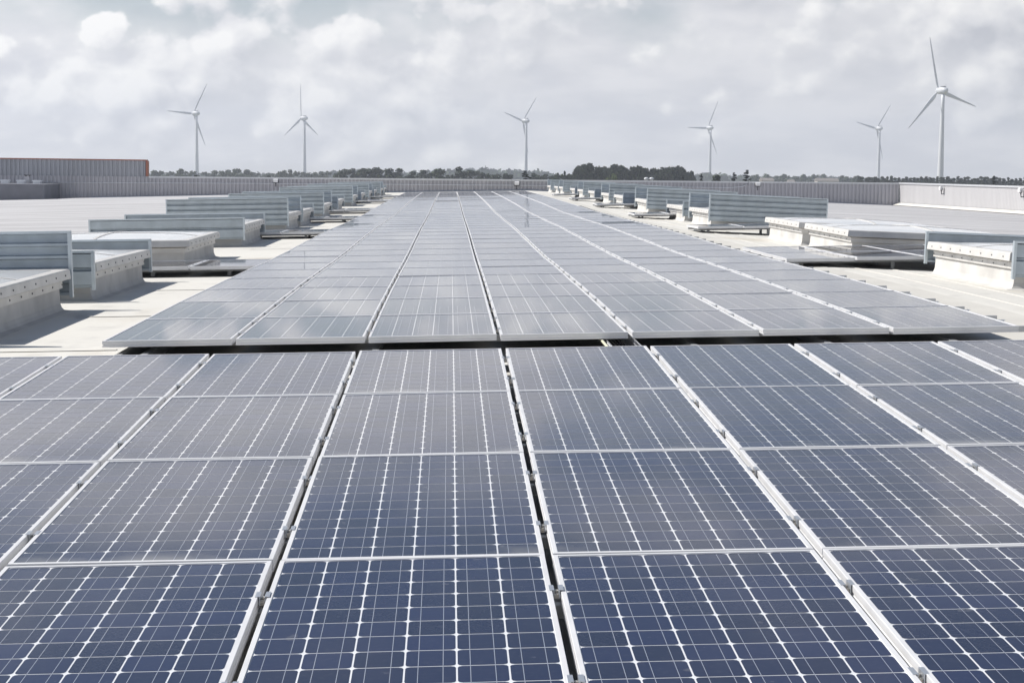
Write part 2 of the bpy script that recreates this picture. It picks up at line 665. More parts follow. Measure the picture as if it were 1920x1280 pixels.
# ------------------------------------------------------------------ solar panels
PW, PL, PG, Q = 0.808, 1.586, 0.0251, 1.60
PITCH = PW + PG
X0 = -0.5073                                  # edge of column 0
Y_NEAR, Y_FAR = 10.2016, 11.239
CS, CGX, CGY = 0.125, 0.0048, 0.0046          # cell and the gaps between cells


def frame_mesh():
    b = MB()
    hx, hy, lip, H = PW / 2, PL / 2, 0.0145, 0.040

    def ring(p, q):
        (ax, ay, az), (bx, by, bz) = p, q
        A = [(-ax, -ay, az), (ax, -ay, az), (ax, ay, az), (-ax, ay, az)]
        B = [(-bx, -by, bz), (bx, -by, bz), (bx, by, bz), (-bx, by, bz)]
        for i in range(4):
            j = (i + 1) % 4
            b.quad(A[i], A[j], B[j], B[i])
    c = 0.0012
    seq = [(hx - 0.03, hy - 0.03, -H), (hx, hy, -H), (hx, hy, -0.030), (hx - 0.0025, hy - 0.0025, -0.028), (hx - 0.0025, hy - 0.0025, -0.022), (hx, hy, -0.020),
           (hx, hy, -c), (hx - c, hy - c, 0), (hx - lip, hy - lip, 0), (hx - lip - 0.0008, hy - lip - 0.0008, -0.0035)]
    for p, q in zip(seq, seq[1:]):
        ring(p, q)
    return b.mesh('panel_frame', M_FRAME)


def cell_outline(cx, cy):
    h, k = CS / 2, 0.0120
    pts = []
    for sx, sy in ((1, -1), (1, 1), (-1, 1), (-1, -1)):
        seg = [(sx * h, sy * (h - k)), (sx * (h - 0.0034), sy * (h - 0.0034)), (sx * (h - k), sy * h)]
        if sx * sy < 0:
            seg = seg[::-1]
        pts += seg
    return [(cx + x, cy + y) for x, y in pts]


def cell_pos():
    w, l = 6 * CS + 5 * CGX, 12 * CS + 11 * CGY
    return [(-w / 2 + CS / 2 + i * (CS + CGX), -l / 2 + CS / 2 + j * (CS + CGY)) for j in range(12) for i in range(6)]


ZC = -0.0030
b = MB()
b.quad((-PW / 2 + 0.012, -PL / 2 + 0.012, -0.0035), (PW / 2 - 0.012, -PL / 2 + 0.012, -0.0035), (PW / 2 - 0.012, PL / 2 - 0.012, -0.0035), (-PW / 2 + 0.012, PL / 2 - 0.012, -0.0035))
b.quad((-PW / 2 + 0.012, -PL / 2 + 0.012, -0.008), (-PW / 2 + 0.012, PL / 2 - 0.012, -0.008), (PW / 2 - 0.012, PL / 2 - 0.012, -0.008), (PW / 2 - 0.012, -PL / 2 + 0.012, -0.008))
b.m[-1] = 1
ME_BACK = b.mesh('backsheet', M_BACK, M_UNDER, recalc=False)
ME_FRAME = frame_mesh()
b = MB()
b.quad(*[(x, y, 0) for x, y in cell_outline(0, 0)])
ME_CELL = b.mesh('cell', M_CELL, recalc=False)
b = MB()
for cx, cy in cell_pos():
    b.quad(*[(x, y, ZC) for x, y in cell_outline(cx, cy)])
ME_CELLS = b.mesh('cell_field', M_CELL, recalc=False)
b = MB()
for i in range(6):
    cx = cell_pos()[i][0]
    for dx in (-0.031, 0.031):
        w = 0.0009
        yl = PL / 2 - 0.024
        b.quad((cx + dx - w, -yl, ZC + 0.0004), (cx + dx + w, -yl, ZC + 0.0004), (cx + dx + w, yl, ZC + 0.0004), (cx + dx - w, yl, ZC + 0.0004))
ME_BUS = b.mesh('busbar', M_BUS, recalc=False)
# clamp that sits in the gap on the panel's +X side
b = MB()
gx = PW / 2
b.box(gx - 0.008, gx + 0.006, -0.026, 0.026, 0.0006, 0.0022)
b.box(gx + PG - 0.006, gx + PG + 0.008, -0.026, 0.026, 0.0006, 0.0022)
b.box(gx + 0.003, gx + 0.006, -0.026, 0.026, -0.024, 0.0006)
b.box(gx + PG - 0.006, gx + PG - 0.003, -0.026, 0.026, -0.024, 0.0006)
ME_CLAMP = b.mesh('clamp', M_CLAMP)
b = MB()
b.box(gx + 0.0065, gx + PG - 0.0065, -0.022, 0.020, -0.026, -0.012)
b.tube([(gx + PG / 2, 0, -0.012), (gx + PG / 2, 0, -0.005)], 0.0055, 6)
ME_BOLT = b.mesh('bolt', M_BOLT)
CELLS = cell_pos()
RAIL_OFF = (0.40, 1.20)                        # rails below each row, measured from its front edge


def panel(cx, y0, label, group, near=False, clamps=True, bolts=False, zoff=0.0):
    """one framed solar panel; its front edge lies at y0, its centre line at cx"""
    y1 = y0 + PL
    za, zb = zp(y0), zp(y1)
    t = thing('solar_panel', label, 'solar panel',
              (cx, (y0 + y1) / 2, CZ + (za + zb) / 2 + CROSS * cx + zoff + rnd.uniform(-0.002, 0.002)),
              (math.atan2(zb - za, PL) + math.radians(rnd.gauss(0, 0.10)), -math.atan(CROSS) + math.radians(rnd.gauss(0, 0.12)), math.radians(rnd.gauss(0, 0.03))), group)
    put('panel_frame', ME_FRAME, t)
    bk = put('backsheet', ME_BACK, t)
    if near:
        for x, y in CELLS:
            put('cell', ME_CELL, t, (x, y, ZC))
    else:
        put('cell_field', ME_CELLS, t, kind='stuff')
    put('busbar', ME_BUS, t, kind='stuff')
    if clamps:
        for off in RAIL_OFF:
            c = put('clamp', ME_CLAMP, t, (0, off - PL / 2, 0))
            if bolts:
                put('bolt', ME_BOLT, c)
    return t


def visible(cx, y0, margin):
    us = []
    for x in (cx - PW / 2, cx + PW / 2):
        for y in (y0, y0 + PL / 2, y0 + PL):
            p = project(x, y, CZ + zp(y) + CROSS * x)
            if p:
                us.append(p)
    return any(-margin < u < 1920 + margin and v < 1280 + margin for u, v in us)


SIDE = 'orange-trimmed building side'
n_panels = 0
near = []
for r in range(4):
    y0 = Y_NEAR - (r + 1) * Q + 0.008
    cols = [c for c in range(-7, 9) if visible(X0 + c * PITCH + PW / 2, y0, 40)]
    for k, c in enumerate(cols):
        rw = ('farthest', 'third', 'second', 'nearest')[r]
        lab = f'dark blue solar panel, {rw} row of front array, {ORD[k]} from orange-trimmed building side'
        panel(X0 + c * PITCH + PW / 2, y0, lab, 'solar panels of the front array', near=True, bolts=True)
        n_panels += 1
# side blocks: pairs of panels reaching out between the smoke vents
blocks = []
for i, k in enumerate((6, 13, 20, 25, 34, 41)):
    blocks.append(('sunny', i, [(-3, k), (-4, k), (-5, k)], 0.0))
for i, (ks, xs0) in enumerate((((6, 7), 3.95), ((13,), 4.46), ((20,), 4.46), ((27,), 4.46), ((34,), 4.46), ((41,), 4.46))):
    blocks.append(('white', i, [(xs0 + c * PITCH, k) for k in ks for c in range(3)], 1.0))
for side, i, cells, own in blocks:
    for j, (c, k) in enumerate(cells):
        y0 = Y_FAR + k * Q
        cx = (c if own else X0 + c * PITCH) + PW / 2
        where = 'orange-trimmed building' if side == 'sunny' else 'pale side wall'
        lab = f'solar panel of {ORD[i]} outlying block towards {where}, {ORD[j]} from long array'
        if own and i == 0:
            lab = f'solar panel of first outlying block towards pale side wall, {"front" if k == 6 else "back"} row, {ORD[j % 3]}'
        panel(cx, y0, lab, 'solar panels of the outlying blocks', zoff=-0.025 if not own else -0.04, clamps=True)
        n_panels += 1
FAR_ROWS = 47
r_ind = (300 - n_panels) // 7
for k in range(r_ind):
    for c in range(-2, 5):
        lab = f'long array solar panel, {nth(k + 1)} row beyond dark gap, {ORD[c + 2]} column from orange-trimmed side'
        if k == 0:
            lab = f'front-edge solar panel of long array, {ORD[c + 2]} of seven from orange-trimmed side'
        panel(X0 + c * PITCH + PW / 2, Y_FAR + k * Q, lab, 'solar panels of the long array', clamps=(k < 24), bolts=(k < 5))
# the rows at the far end are one mass
mbs = [MB() for _ in range(4)]
src = [ME_FRAME, ME_BACK, ME_CELLS, ME_BUS]
VS = [[tuple(v.co) for v in m.vertices] for m in src]
FS = [[tuple(p.vertices) for p in m.polygons] for m in src]
for k in range(r_ind, FAR_ROWS):
    for c in range(-2, 5):
        y0 = Y_FAR + k * Q
        cx = X0 + c * PITCH + PW / 2
        mm = Matrix.Translation((cx, y0 + PL / 2, CZ + (zp(y0) + zp(y0 + PL)) / 2 + CROSS * cx)) @ \
            Matrix.Rotation(math.atan2(zp(y0 + PL) - zp(y0), PL) + math.radians(rnd.gauss(0, 0.08)), 4, 'X') @ Matrix.Rotation(-math.atan(CROSS) + math.radians(rnd.gauss(0, 0.1)), 4, 'Y')
        for i in range(4):
            n = len(mbs[i].v)
            mbs[i].v += [tuple(mm @ Vector(v)) for v in VS[i]]
            mbs[i].f += [tuple(n + q for q in f) for f in FS[i]]
            mbs[i].s += [False] * len(FS[i])
            mbs[i].m += [p.material_index for p in src[i].polygons]
root = thing('distant_panels', 'far end rows of the long solar array below the parapet wall', 'solar panels')
root['kind'] = 'stuff'
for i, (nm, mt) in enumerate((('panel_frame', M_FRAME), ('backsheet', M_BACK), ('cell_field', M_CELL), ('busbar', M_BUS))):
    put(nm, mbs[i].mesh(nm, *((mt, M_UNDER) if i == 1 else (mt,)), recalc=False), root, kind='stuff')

# rails: hollow profiles across under the panels, standing on rails along the roof
def rail_mesh(length, w, h, t=0.004):
    b = MB()
    o = [(-w / 2, 0), (w / 2, 0), (w / 2, h), (-w / 2, h)]
    i_ = [(-w / 2 + t, t), (w / 2 - t, t), (w / 2 - t, h - t), (-w / 2 + t, h - t)]
    for p in (o, i_):
        b.extrude(p + [p[0]], 0, length)
    for x in (0, length):
        for k in range(4):
            j = (k + 1) % 4
            b.quad((x, *o[k]), (x, *o[j]), (x, *i_[j]), (x, *i_[k]))
    return b.mesh('rail', M_RAIL)


RL = rail_mesh(6.06, 0.04, 0.038)
for k in range(26):
    for j, off in enumerate(RAIL_OFF):
        y = Y_FAR + k * Q + off
        put('mounting_rail', RL, None, (-2.20, y, CZ + zp(y) + CROSS * -2.20 - 0.0795), (0, -math.atan(CROSS), 0),
            f'{("nearer", "farther")[j]} aluminium rail end jutting from under the {nth(k + 1)} row of the long array', 'rail', 'rails under the long array')
for nm, xs_, y0, y1, cnt in (('base_rail', (-2.06, -1.90, -0.46, 1.55, 2.40, 3.2), 10.72, 86.0, 6),):
    for i, x in enumerate(xs_):
        b = MB()
        yy = [y0] + [k[0] for k in KN if y0 < k[0] < y1] + [y1]
        z = [CZ + zp(y) + CROSS * x - 0.149 for y in yy]
        for dx in (-0.02, 0.02):
            for a in range(len(yy) - 1):
                b.quad((x + dx, yy[a], z[a]), (x + dx, yy[a + 1], z[a + 1]), (x + dx, yy[a + 1], z[a + 1] + 0.068), (x + dx, yy[a], z[a] + 0.068))
        for dz in (0.0, 0.068):
            for a in range(len(yy) - 1):
                b.quad((x - 0.02, yy[a], z[a] + dz), (x + 0.02, yy[a], z[a] + dz), (x + 0.02, yy[a + 1], z[a + 1] + dz), (x - 0.02, yy[a + 1], z[a + 1] + dz))
        b.box(x - 0.024, x + 0.024, y0 - 0.002, y0 + 0.05, z[0] + 0.0685, z[0] + 0.0725)
        put('base_rail', b.mesh('base_rail', M_RAIL), None,
            label=f'hollow base rail end in the dark gap, {ORD[i]} from orange-trimmed building side', cat='rail', group='base rails in the dark gap')
RLN = rail_mesh(9.2, 0.04, 0.038)
for r in range(4):
    for off in RAIL_OFF:
        y = Y_NEAR - (r + 1) * Q + off
        x = -4.6
        put('mounting_rail', RLN, None, (x, y, CZ + zp(y) + CROSS * x - 0.0795), (0, -math.atan(CROSS), 0),
            f'{"nearer" if off < 1 else "farther"} aluminium rail under the {("farthest", "third", "second", "nearest")[r]} row of the front array', 'rail', 'rails under the front array')
RLB = rail_mesh(2.52, 0.04, 0.038)
for k, x in ((6, 3.93), (7, 3.93), (13, 4.44), (20, 4.44), (27, 4.44), (34, 4.44), (41, 4.44)):
    for off in RAIL_OFF:
        y = Y_FAR + k * Q + off
        put('mounting_rail', RLB, None, (x, y, CZ + zp(y) + CROSS * x - 0.1195), (0, -math.atan(CROSS), 0),
            'aluminium rail under an outlying block towards the pale side wall', 'rail', 'rails under outlying blocks by the pale side wall')
RLC = rail_mesh(2.52, 0.04, 0.038)
for k in (6, 13, 20, 25, 34, 41):
    for off in RAIL_OFF:
        y = Y_FAR + k * Q + off
        x = X0 - 5 * PITCH - 0.02
        put('mounting_rail', RLC, None, (x, y, CZ + zp(y) + CROSS * x - 0.1045), (0, -math.atan(CROSS), 0),
            'aluminium rail under an outlying block towards the orange-trimmed building', 'rail', 'rails under outlying blocks by the orange-trimmed building')
# short feet that carry the outlying blocks
b = MB()
b.box(-0.022, 0.022, -0.03, 0.03, -0.075, 0.0)
ME_FOOT = b.mesh('rail_foot', M_RAIL)
for k, xx in ((6, (4.2, 5.3, 6.2)), (7, (4.2, 5.3, 6.2)), (13, (4.7, 5.8, 6.7)), (20, (4.7, 5.8, 6.7)), (27, (4.7, 5.8, 6.7)), (34, (4.7, 5.8)), (6.0, (-3.5, -2.6)), (13.0, (-3.5, -2.6)), (20.0, (-3.5, -2.6))):
    for x in xx:
        for off in RAIL_OFF:
            y = Y_FAR + k * Q + off
            zr = roof_z(x, y)
            top = CZ + zp(y) + CROSS * x - (0.1197 if x > 0 else 0.1047)
            put('rail_foot', ME_FOOT, None, (x, y, top), label='small metal foot carrying a rail of an outlying panel block', cat='foot', group='feet under the outlying blocks').scale = (1, 1, max(0.2, (top - zr + 0.002) / 0.075))

# wire cable tray with cables, crossing the dark gap
tx, ty0, ty1 = 1.085, 10.28, 11.9
tz = CZ - 1.062
t = thing('cable_tray', 'zinc wire mesh cable tray crossing the dark gap between the arrays', 'cable tray', (tx, ty0, tz))
b = MB()
w, h = 0.085, 0.055
for i in range(26):
    y = i * 0.075
    b.tube([(-w, y, h * 0.75), (-w, y, 0), (w, y, 0), (w, y, h)], 0.0024, 5)
put('cross_wire', b.mesh('cross_wire', M_WIRE), t)
b = MB()
for x, z in ((-w, h * 0.75), (-w, 0), (-w * 0.35, -0.003), (w * 0.35, -0.003), (w, 0), (w, h), (w, h * 0.5)):
    b.tube([(x, 0, z), (x, ty1 - ty0, z + 0.01)], 0.0024, 5)
put('long_wire', b.mesh('long_wire', M_WIRE), t)
b = MB()
b.tube([(tx - 0.115, 10.25, tz + 0.028), (tx - 0.112, 10.8, tz + 0.04), (tx - 0.115, 11.2, tz + 0.045), (tx - 0.11, 12.0, tz + 0.03)], 0.009, 8)
put('earth_cable', b.mesh('earth_cable', M_YELLOW), label='pale yellow-green cable beside the wire cable tray', cat='cable')
for i in range(5):
    b = MB()
    x = tx - 0.05 + i * 0.022
    b.tube([(x, 10.25, tz + 0.012), (x + 0.006, 10.7, tz + 0.016), (x - 0.004, 11.3, tz + 0.013), (x, 12.1, tz + 0.012)], 0.007, 7)
    put('power_cable', b.mesh('power_cable', M_BLACK), label='black cable lying in the wire cable tray', cat='cable', group='black cables in the wire cable tray')

# ------------------------------------------------------------------ smoke vents
VW, VL = 2.45, 2.95


def vent_proto():
    t = thing('smoke_vent', 'smoke vent', 'roof vent')
    hx, hy = VW / 2, VL / 2
    b = MB()
    prof = [(0.16, -0.16), (0.16, 0.0), (0.10, 0.012), (0.085, 0.035), (0.075, 0.07), (0.07, 0.215)]

    def ring(b, p, q, m=0):
        (a, za), (c, zc) = p, q
        A = [(-hx - a + 0.13, -hy - a + 0.13, za), (hx + a - 0.13, -hy - a + 0.13, za), (hx + a - 0.13, hy + a - 0.13, za), (-hx - a + 0.13, hy + a - 0.13, za)]
        C = [(-hx - c + 0.13, -hy - c + 0.13, zc), (hx + c - 0.13, -hy - c + 0.13, zc), (hx + c - 0.13, hy + c - 0.13, zc), (-hx - c + 0.13, hy + c - 0.13, zc)]
        for i in range(4):
            j = (i + 1) % 4
            b.quad(A[i], A[j], C[j], C[i], m=m)
    for p, q in zip(prof, prof[1:]):
        ring(b, p, q)
    put('curb', b.mesh('curb', M_CURB), t)
    b = MB()
    for p, q in zip([(0.07, 0.20), (0.095, 0.20), (0.095, 0.262), (0.06, 0.270)], [(0.095, 0.20), (0.095, 0.262), (0.06, 0.270), (0.06, 0.29)]):
        ring(b, p, q)
    put('flange', b.mesh('flange', M_LID), t)
    b = MB()
    seq = [(0.06, 0.285), (0.150, 0.275), (0.158, 0.280), (0.150, 0.352), (0.145, 0.362), (0.06, 0.366), (0.055, 0.36), (0.055, 0.30)]
    for p, q in zip(seq, seq[1:]):
        ring(b, p, q)
    put('lid_frame', b.mesh('lid_frame', M_LID), t)
    # opal panes, two by two, gently domed, with glazing bars between
    ix, iy = hx - 0.078, hy - 0.078
    bar = 0.022

    def dome(x, y):
        return 0.362 + 0.055 * max(0, 1 - (x / ix) ** 2) ** 0.6 * max(0, 1 - (y / iy) ** 2) ** 0.6
    for sx in (-1, 1):
        for sy in (-1, 1):
            b = MB()
            n = 5
            gx_ = [sx * (bar + (ix - bar) * i / n) for i in range(n + 1)]
            gy_ = [sy * (bar + (iy - bar) * i / n) for i in range(n + 1)]
            for i in range(n):
                for j in range(n):
                    p = [(gx_[i], gy_[j]), (gx_[i + 1], gy_[j]), (gx_[i + 1], gy_[j + 1]), (gx_[i], gy_[j + 1])]
                    if sx * sy < 0:
                        p.reverse()
                    b.quad(*[(x, y, dome(x, y)) for x, y in p], s=True)
            put('pane', b.mesh('pane', M_PANE, recalc=False), t)
    b = MB()
    n = 8
    for i in range(n):
        x0, x1 = -ix + 2 * ix * i / n, -ix + 2 * ix * (i + 1) / n
        b.quad((x0, -bar, dome(x0, 0) + 0.006), (x1, -bar, dome(x1, 0) + 0.006), (x1, bar, dome(x1, 0) + 0.006), (x0, bar, dome(x0, 0) + 0.006))
        b.quad((x0, -bar, dome(x0, 0) + 0.006), (x1, -bar, dome(x1, 0) + 0.006), (x1, -bar, dome(x1, 0) - 0.01), (x0, -bar, dome(x0, 0) - 0.01))
    put('glazing_bar', b.mesh('glazing_bar', M_LID), t)
    b = MB()
    for i in range(n):
        y0, y1 = -iy + 2 * iy * i / n, -iy + 2 * iy * (i + 1) / n
        b.quad((-bar, y0, dome(0, y0) + 0.008), (bar, y0, dome(0, y0) + 0.008), (bar, y1, dome(0, y1) + 0.008), (-bar, y1, dome(0, y1) + 0.008))
        for s_ in (-bar, bar):
            b.quad((s_, y0, dome(0, y0) + 0.008), (s_, y1, dome(0, y1) + 0.008), (s_, y1, dome(0, y1) - 0.01), (s_, y0, dome(0, y0) - 0.01))
    put('glazing_bar', b.mesh('glazing_bar', M_LID), t)
    b = MB()
    for sx in (-1, 1):
        for i in range(8):
            y = -hy + 0.18 + i * (VL - 0.36) / 7
            b.tube([(sx * (hx + 0.022), y, 0.316), (sx * (hx + 0.031), y, 0.316)], 0.0085, 6)
            y += 0.12
            b.tube([(sx * (hx - 0.038), y, 0.232), (sx * (hx - 0.028), y, 0.232)], 0.0085, 6)
    put('screw', b.mesh('screw', M_STEELS), t, kind='stuff')
    return t


SHEET = {}


def deflector(t, y, ysign, height):
    """ribbed steel wind deflector along one end of a vent; ysign = side that faces away from the lid"""
    hx = VW / 2 - 0.005
    z0 = 0.13
    key = (height, ysign)
    if key not in SHEET:
        n = 5 if height > 0.6 else 2
        hb = (height - z0) / n
        sheets = []
        o = ysign
        for i in range(n):
            b = MB()
            z = z0 + i * hb
            prof = [(-o * 0.010, z), (-o * 0.010, z + 0.022), (o * 0.030, z + 0.030), (o * 0.036, z + hb - 0.010), (-o * 0.010, z + hb)]
            b.extrude(prof, -hx, hx)
            back = [(p - o * 0.002, q) for p, q in prof]
            b.extrude(back, -hx, hx)
            sheets.append(b.mesh('profile_sheet', M_GALV))
        b = MB()
        b.box(-hx - 0.028, hx + 0.028, min(-o * 0.012, o * 0.040), max(-o * 0.012, o * 0.040), height, height + 0.022)
        rail = b.mesh('wind_deflector', M_GALVP)
        b = MB()
        b.box(-0.014, 0.014, min(-o * 0.012, o * 0.040), max(-o * 0.012, o * 0.040), z0 - 0.02, height - 0.001)
        post = b.mesh('post', M_GALVP)
        b = MB()
        b.box(-0.02, 0.02, min(-o * 0.034, -o * 0.20), max(-o * 0.034, -o * 0.20), 0.15, 0.215)
        brk = b.mesh('bracket', M_GALVP)
        SHEET[key] = sheets, rail, post, brk
    sheets, rail, post, brk = SHEET[key]
    d = put('wind_deflector', rail, t, (0, y, 0))
    for s in sheets:
        put('profile_sheet', s, d)
    for sx in (-1, 1):
        put('post', post, d, (sx * (hx + 0.0145), 0, 0))
        put('bracket', brk, d, (sx * (hx - 0.10), 0, 0))


TALL, LOW = 0.67, 0.455
proto = vent_proto()
first = [True]


def vent(xc, y0, kind, label, group):
    if first[0]:
        t = proto
        first[0] = False
    else:
        t = copy_tree(BASE)
    yc = y0 + VL / 2
    t.location = (xc, yc, roof_z(xc, yc))
    t.rotation_euler = (math.atan((zp(yc + 1) - zp(yc - 1)) / 2), -math.atan((roof_z(xc + 0.5, yc) - roof_z(xc - 0.5, yc))), 0)
    t['label'] = label
    t['group'] = group
    if kind:
        deflector(t, -VL / 2 - 0.10, -1, kind)
        deflector(t, VL / 2 + 0.10, 1, kind)
    return t


BASE = copy_tree(proto)
LV = [(12.72, TALL), (16.88, LOW), (22.85, None), (29.1, LOW), (36.95, TALL), (40.55, LOW), (47.3, TALL), (53.2, LOW), (61.3, TALL), (66.9, LOW), (73.4, TALL), (78.0, LOW), (85.6, TALL), (89.8, LOW)]
RV = [(17.10, LOW), (24.15, None), (27.6, None), (37.4, TALL), (41.6, LOW), (49.3, TALL), (56.1, LOW), (61.1, TALL), (67.2, LOW), (73.1, TALL), (77.8, LOW), (86.2, TALL), (90.2, LOW), (96.8, TALL)]
KW = {TALL: 'tall ribbed steel deflectors', LOW: 'low steel deflectors', None: 'bare low lid, no deflector'}
for i, (y, k) in enumerate(LV):
    vent(-3.35 - VW / 2 + 0.03, y, k, f'smoke vent with {KW[k]}, {ORD[i]} in the orange-trimmed side row', 'smoke vents in the row by the orange-trimmed building')
for i, (y, k) in enumerate(RV):
    vent(5.45 + VW / 2 - 0.03, y, k, f'smoke vent with {KW[k]}, {ORD[i]} in the pale wall row', 'smoke vents in the row by the pale side wall')
for o in [BASE] + list(BASE.children_recursive):
    bpy.data.objects.remove(o)

# ------------------------------------------------------------------ parapet walls
def cladding(x0, x1, y, zb, zt, m, pitch=0.216, depth=0.055, axis='x'):
    """trapezoidal sheet standing along x (or along y) with its ribs towards the roof"""
    b = MB()
    n = int((x1 - x0) / pitch)
    pts = []
    for i in range(n + 1):
        a = x0 + i * pitch
        pts += [(a, 0), (a + pitch * 0.34, 0), (a + pitch * 0.44, -depth), (a + pitch * 0.90, -depth)]
    pts = [p for p in pts if p[0] <= x1] + [(x1, 0)]

    def zt_(a):
        return zt(a) if callable(zt) else zt
    for (a, da), (c, dc) in zip(pts, pts[1:]):
        if axis == 'x':
            q = [(a, y + da, zb), (c, y + dc, zb), (c, y + dc, zt_(c)), (a, y + da, zt_(a))]
        else:
            q = [(y + da, a, zb), (y + dc, c, zb), (y + dc, c, zt_(c)), (y + da, a, zt_(a))]
        b.quad(*q)
    return b.mesh('cladding', m)


def wall_top(x):                                  # the wall top rises a little across the picture
    return CZ - 0.15 + 0.16 * (x + 17.2) / 43.2


XS = at_dist(83, 350, 99.0)[0]
t = thing('parapet_wall', 'long grey ribbed metal parapet wall closing the far end of the roof', 'wall', (0, 0, 0))
put('cladding', cladding(-60, XR - 0.04, YW, 8.6, wall_top, M_CLAD), t)
b = MB()
for x0, x1 in ((-17.2, XR + 0.16),):
    za, zb_ = wall_top(x0), wall_top(x1)
    b.v += [(x0, YW - 0.07, za - 0.08), (x1, YW - 0.07, zb_ - 0.08), (x1, YW - 0.07, zb_ + 0.012), (x0, YW - 0.07, za + 0.012), (x1, YW + 0.3, zb_ + 0.012), (x0, YW + 0.3, za + 0.012), (x1, YW + 0.3, zb_ - 0.3), (x0, YW + 0.3, za - 0.3)]
    b.f += [(0, 1, 2, 3), (3, 2, 4, 5), (5, 4, 6, 7)]
    b.m += [0] * 3
    b.s += [False] * 3
put('coping', b.mesh('coping', M_COPE), t)
b = MB()
zb0 = roof_z(5, YW)
xx = [-20.5, -7, 4.5, XR - 0.05]
for a, c in zip(xx, xx[1:]):
    b.quad((a, YW - 0.10, roof_z(a, YW) - 0.02), (c, YW - 0.10, roof_z(c, YW) - 0.02), (c, YW - 0.05, roof_z(c, YW) + 0.08), (a, YW - 0.05, roof_z(a, YW) + 0.08))
put('base_flashing', b.mesh('base_flashing', M_RAIL), t)

t = thing('tall_parapet', 'taller dark ribbed metal wall with orange coping rising over the parapet', 'wall')
put('cladding', cladding(-60, -17.36, YW + 0.06, CZ - 0.8, CZ + 0.735, M_CLADT, pitch=0.25), t)
b = MB()
b.box(-60, -17.30, YW - 0.02, YW + 0.4, CZ + 0.735, CZ + 0.80)
put('coping', b.mesh('coping', M_ORANGE), t)
b = MB()
b.box(-17.36, -17.24, YW - 0.015, YW + 0.4, CZ - 0.15, CZ + 0.734)
put('corner_trim', b.mesh('corner_trim', M_ORANGE), t)

t = thing('side_parapet', 'pale sunlit metal parapet wall along the side of the roof', 'wall')
def side_top(y):
    return CZ + 0.02 - 0.10 * (YW - y) / 23.0
put('cladding', cladding(20, YW - 0.05, XR, 8.6, side_top, M_CLADW, pitch=0.216, depth=0.012, axis='y'), t)
b = MB()
pts = [(20, side_top(20)), (YW, side_top(YW))]
(y0, za), (y1, zb_) = pts
b.v += [(XR - 0.06, y0, za - 0.07), (XR - 0.06, y1, zb_ - 0.07), (XR - 0.06, y1, zb_ + 0.012), (XR - 0.06, y0, za + 0.012), (XR + 0.3, y1, zb_ + 0.012), (XR + 0.3, y0, za + 0.012)]
b.f += [(0, 1, 2, 3), (3, 2, 4, 5)]
b.m += [0, 0]
b.s += [False, False]
put('coping', b.mesh('coping', M_COPE), t)
b = MB()
yy = [20, 40, 60, 80, YW - 0.06]
for a, c in zip(yy, yy[1:]):
    b.quad((XR - 0.45, a, roof_z(XR - 0.45, a) + 0.065), (XR - 0.45, c, roof_z(XR - 0.45, c) + 0.065), (XR - 0.06, c, roof_z(XR, c) + 0.20), (XR - 0.06, a, roof_z(XR, a) + 0.20))
put('base_flashing', b.mesh('base_flashing', M_ROOF), t)

# lower dark block in the corner by the tall wall, with small vents on top
t = thing('corner_block', 'low dark rendered roof block standing in front of the tall ribbed wall', 'roof block')
b = MB()
b.box(-60, XS, 99.0, YW - 0.12, 8.8, CZ - 0.66)
put('body', b.mesh('body', M_DARKBOX), t)
b = MB()
b.box(-60, XS + 0.03, 98.96, YW - 0.12, CZ - 0.659, CZ - 0.63)
put('coping', b.mesh('coping', M_CLADT), t)
b = MB()
b.box(-0.20, 0.20, -0.2, 0.2, 0.0, 0.13)
b.box(-0.24, 0.24, -0.24, 0.24, 0.13, 0.20)
ME_CAP = b.mesh('vent_cap', M_WHITE)
for i, u in enumerate((10, 40, 70)):
    x, y, z = at_dist(u, 340, 101)
    put('vent_cap', ME_CAP, None, (x, y, CZ - 0.63), label=f'small white vent cap on the dark corner block, {ORD[i]} from the outer end', cat='vent cap', group='vent caps on the corner block')
x, y, z = at_dist(52, 340, 101.5)
t = thing('chimney_pipe', 'grey chimney with dark cap on the dark corner block', 'chimney', (x, y, CZ - 0.63))
b = MB()
b.box(-0.12, 0.12, -0.12, 0.12, 0, 0.40)
put('stack', b.mesh('stack', M_CLAD), t)
b = MB()
b.box(-0.16, 0.16, -0.16, 0.16, 0.44, 0.49)
for sx in (-0.1, 0.1):
    b.box(sx - 0.015, sx + 0.015, -0.1, 0.1, 0.40, 0.44)
put('cap', b.mesh('cap', M_SCREW), t)

# conduit along the far wall and flood lamps on brackets
b = MB()
pts = [at_dist(85, 342.0, YW - 0.08), at_dist(500, 344.0, YW - 0.08), at_dist(960, 347.4, YW - 0.08), at_dist(1370, 352, YW - 0.08), at_dist(1392, 350, YW - 0.08), at_dist(1402, 345, YW - 0.08), at_dist(1405, 338, YW - 0.08)]
b.tube([(p[0], p[1], p[2]) for p in pts], 0.022, 6)
put('wall_conduit', b.mesh('wall_conduit', M_WHITE), label='thin white conduit running along the grey ribbed parapet wall', cat='conduit')
b = MB()
b.extrude([(-0.10, -0.03), (-0.10, 0.13), (-0.04, 0.17), (0.06, 0.15), (0.06, -0.03)], -0.13, 0.13, closed=True)
ME_LH = b.mesh('lamp_head', M_LAMPH)
b = MB()
b.tube([(0, 0.16, -0.25), (0, 0.02, -0.25), (0, 0.0, -0.05)], 0.03, 6)
b.tube([(-0.15, 0, -0.06), (-0.15, 0, 0.06)], 0.02, 5)
b.tube([(0.15, 0, -0.06), (0.15, 0, 0.06)], 0.02, 5)
b.tube([(-0.15, 0, -0.06), (0.15, 0, -0.06)], 0.02, 5)
ME_LB = b.mesh('bracket', M_LAMPB)
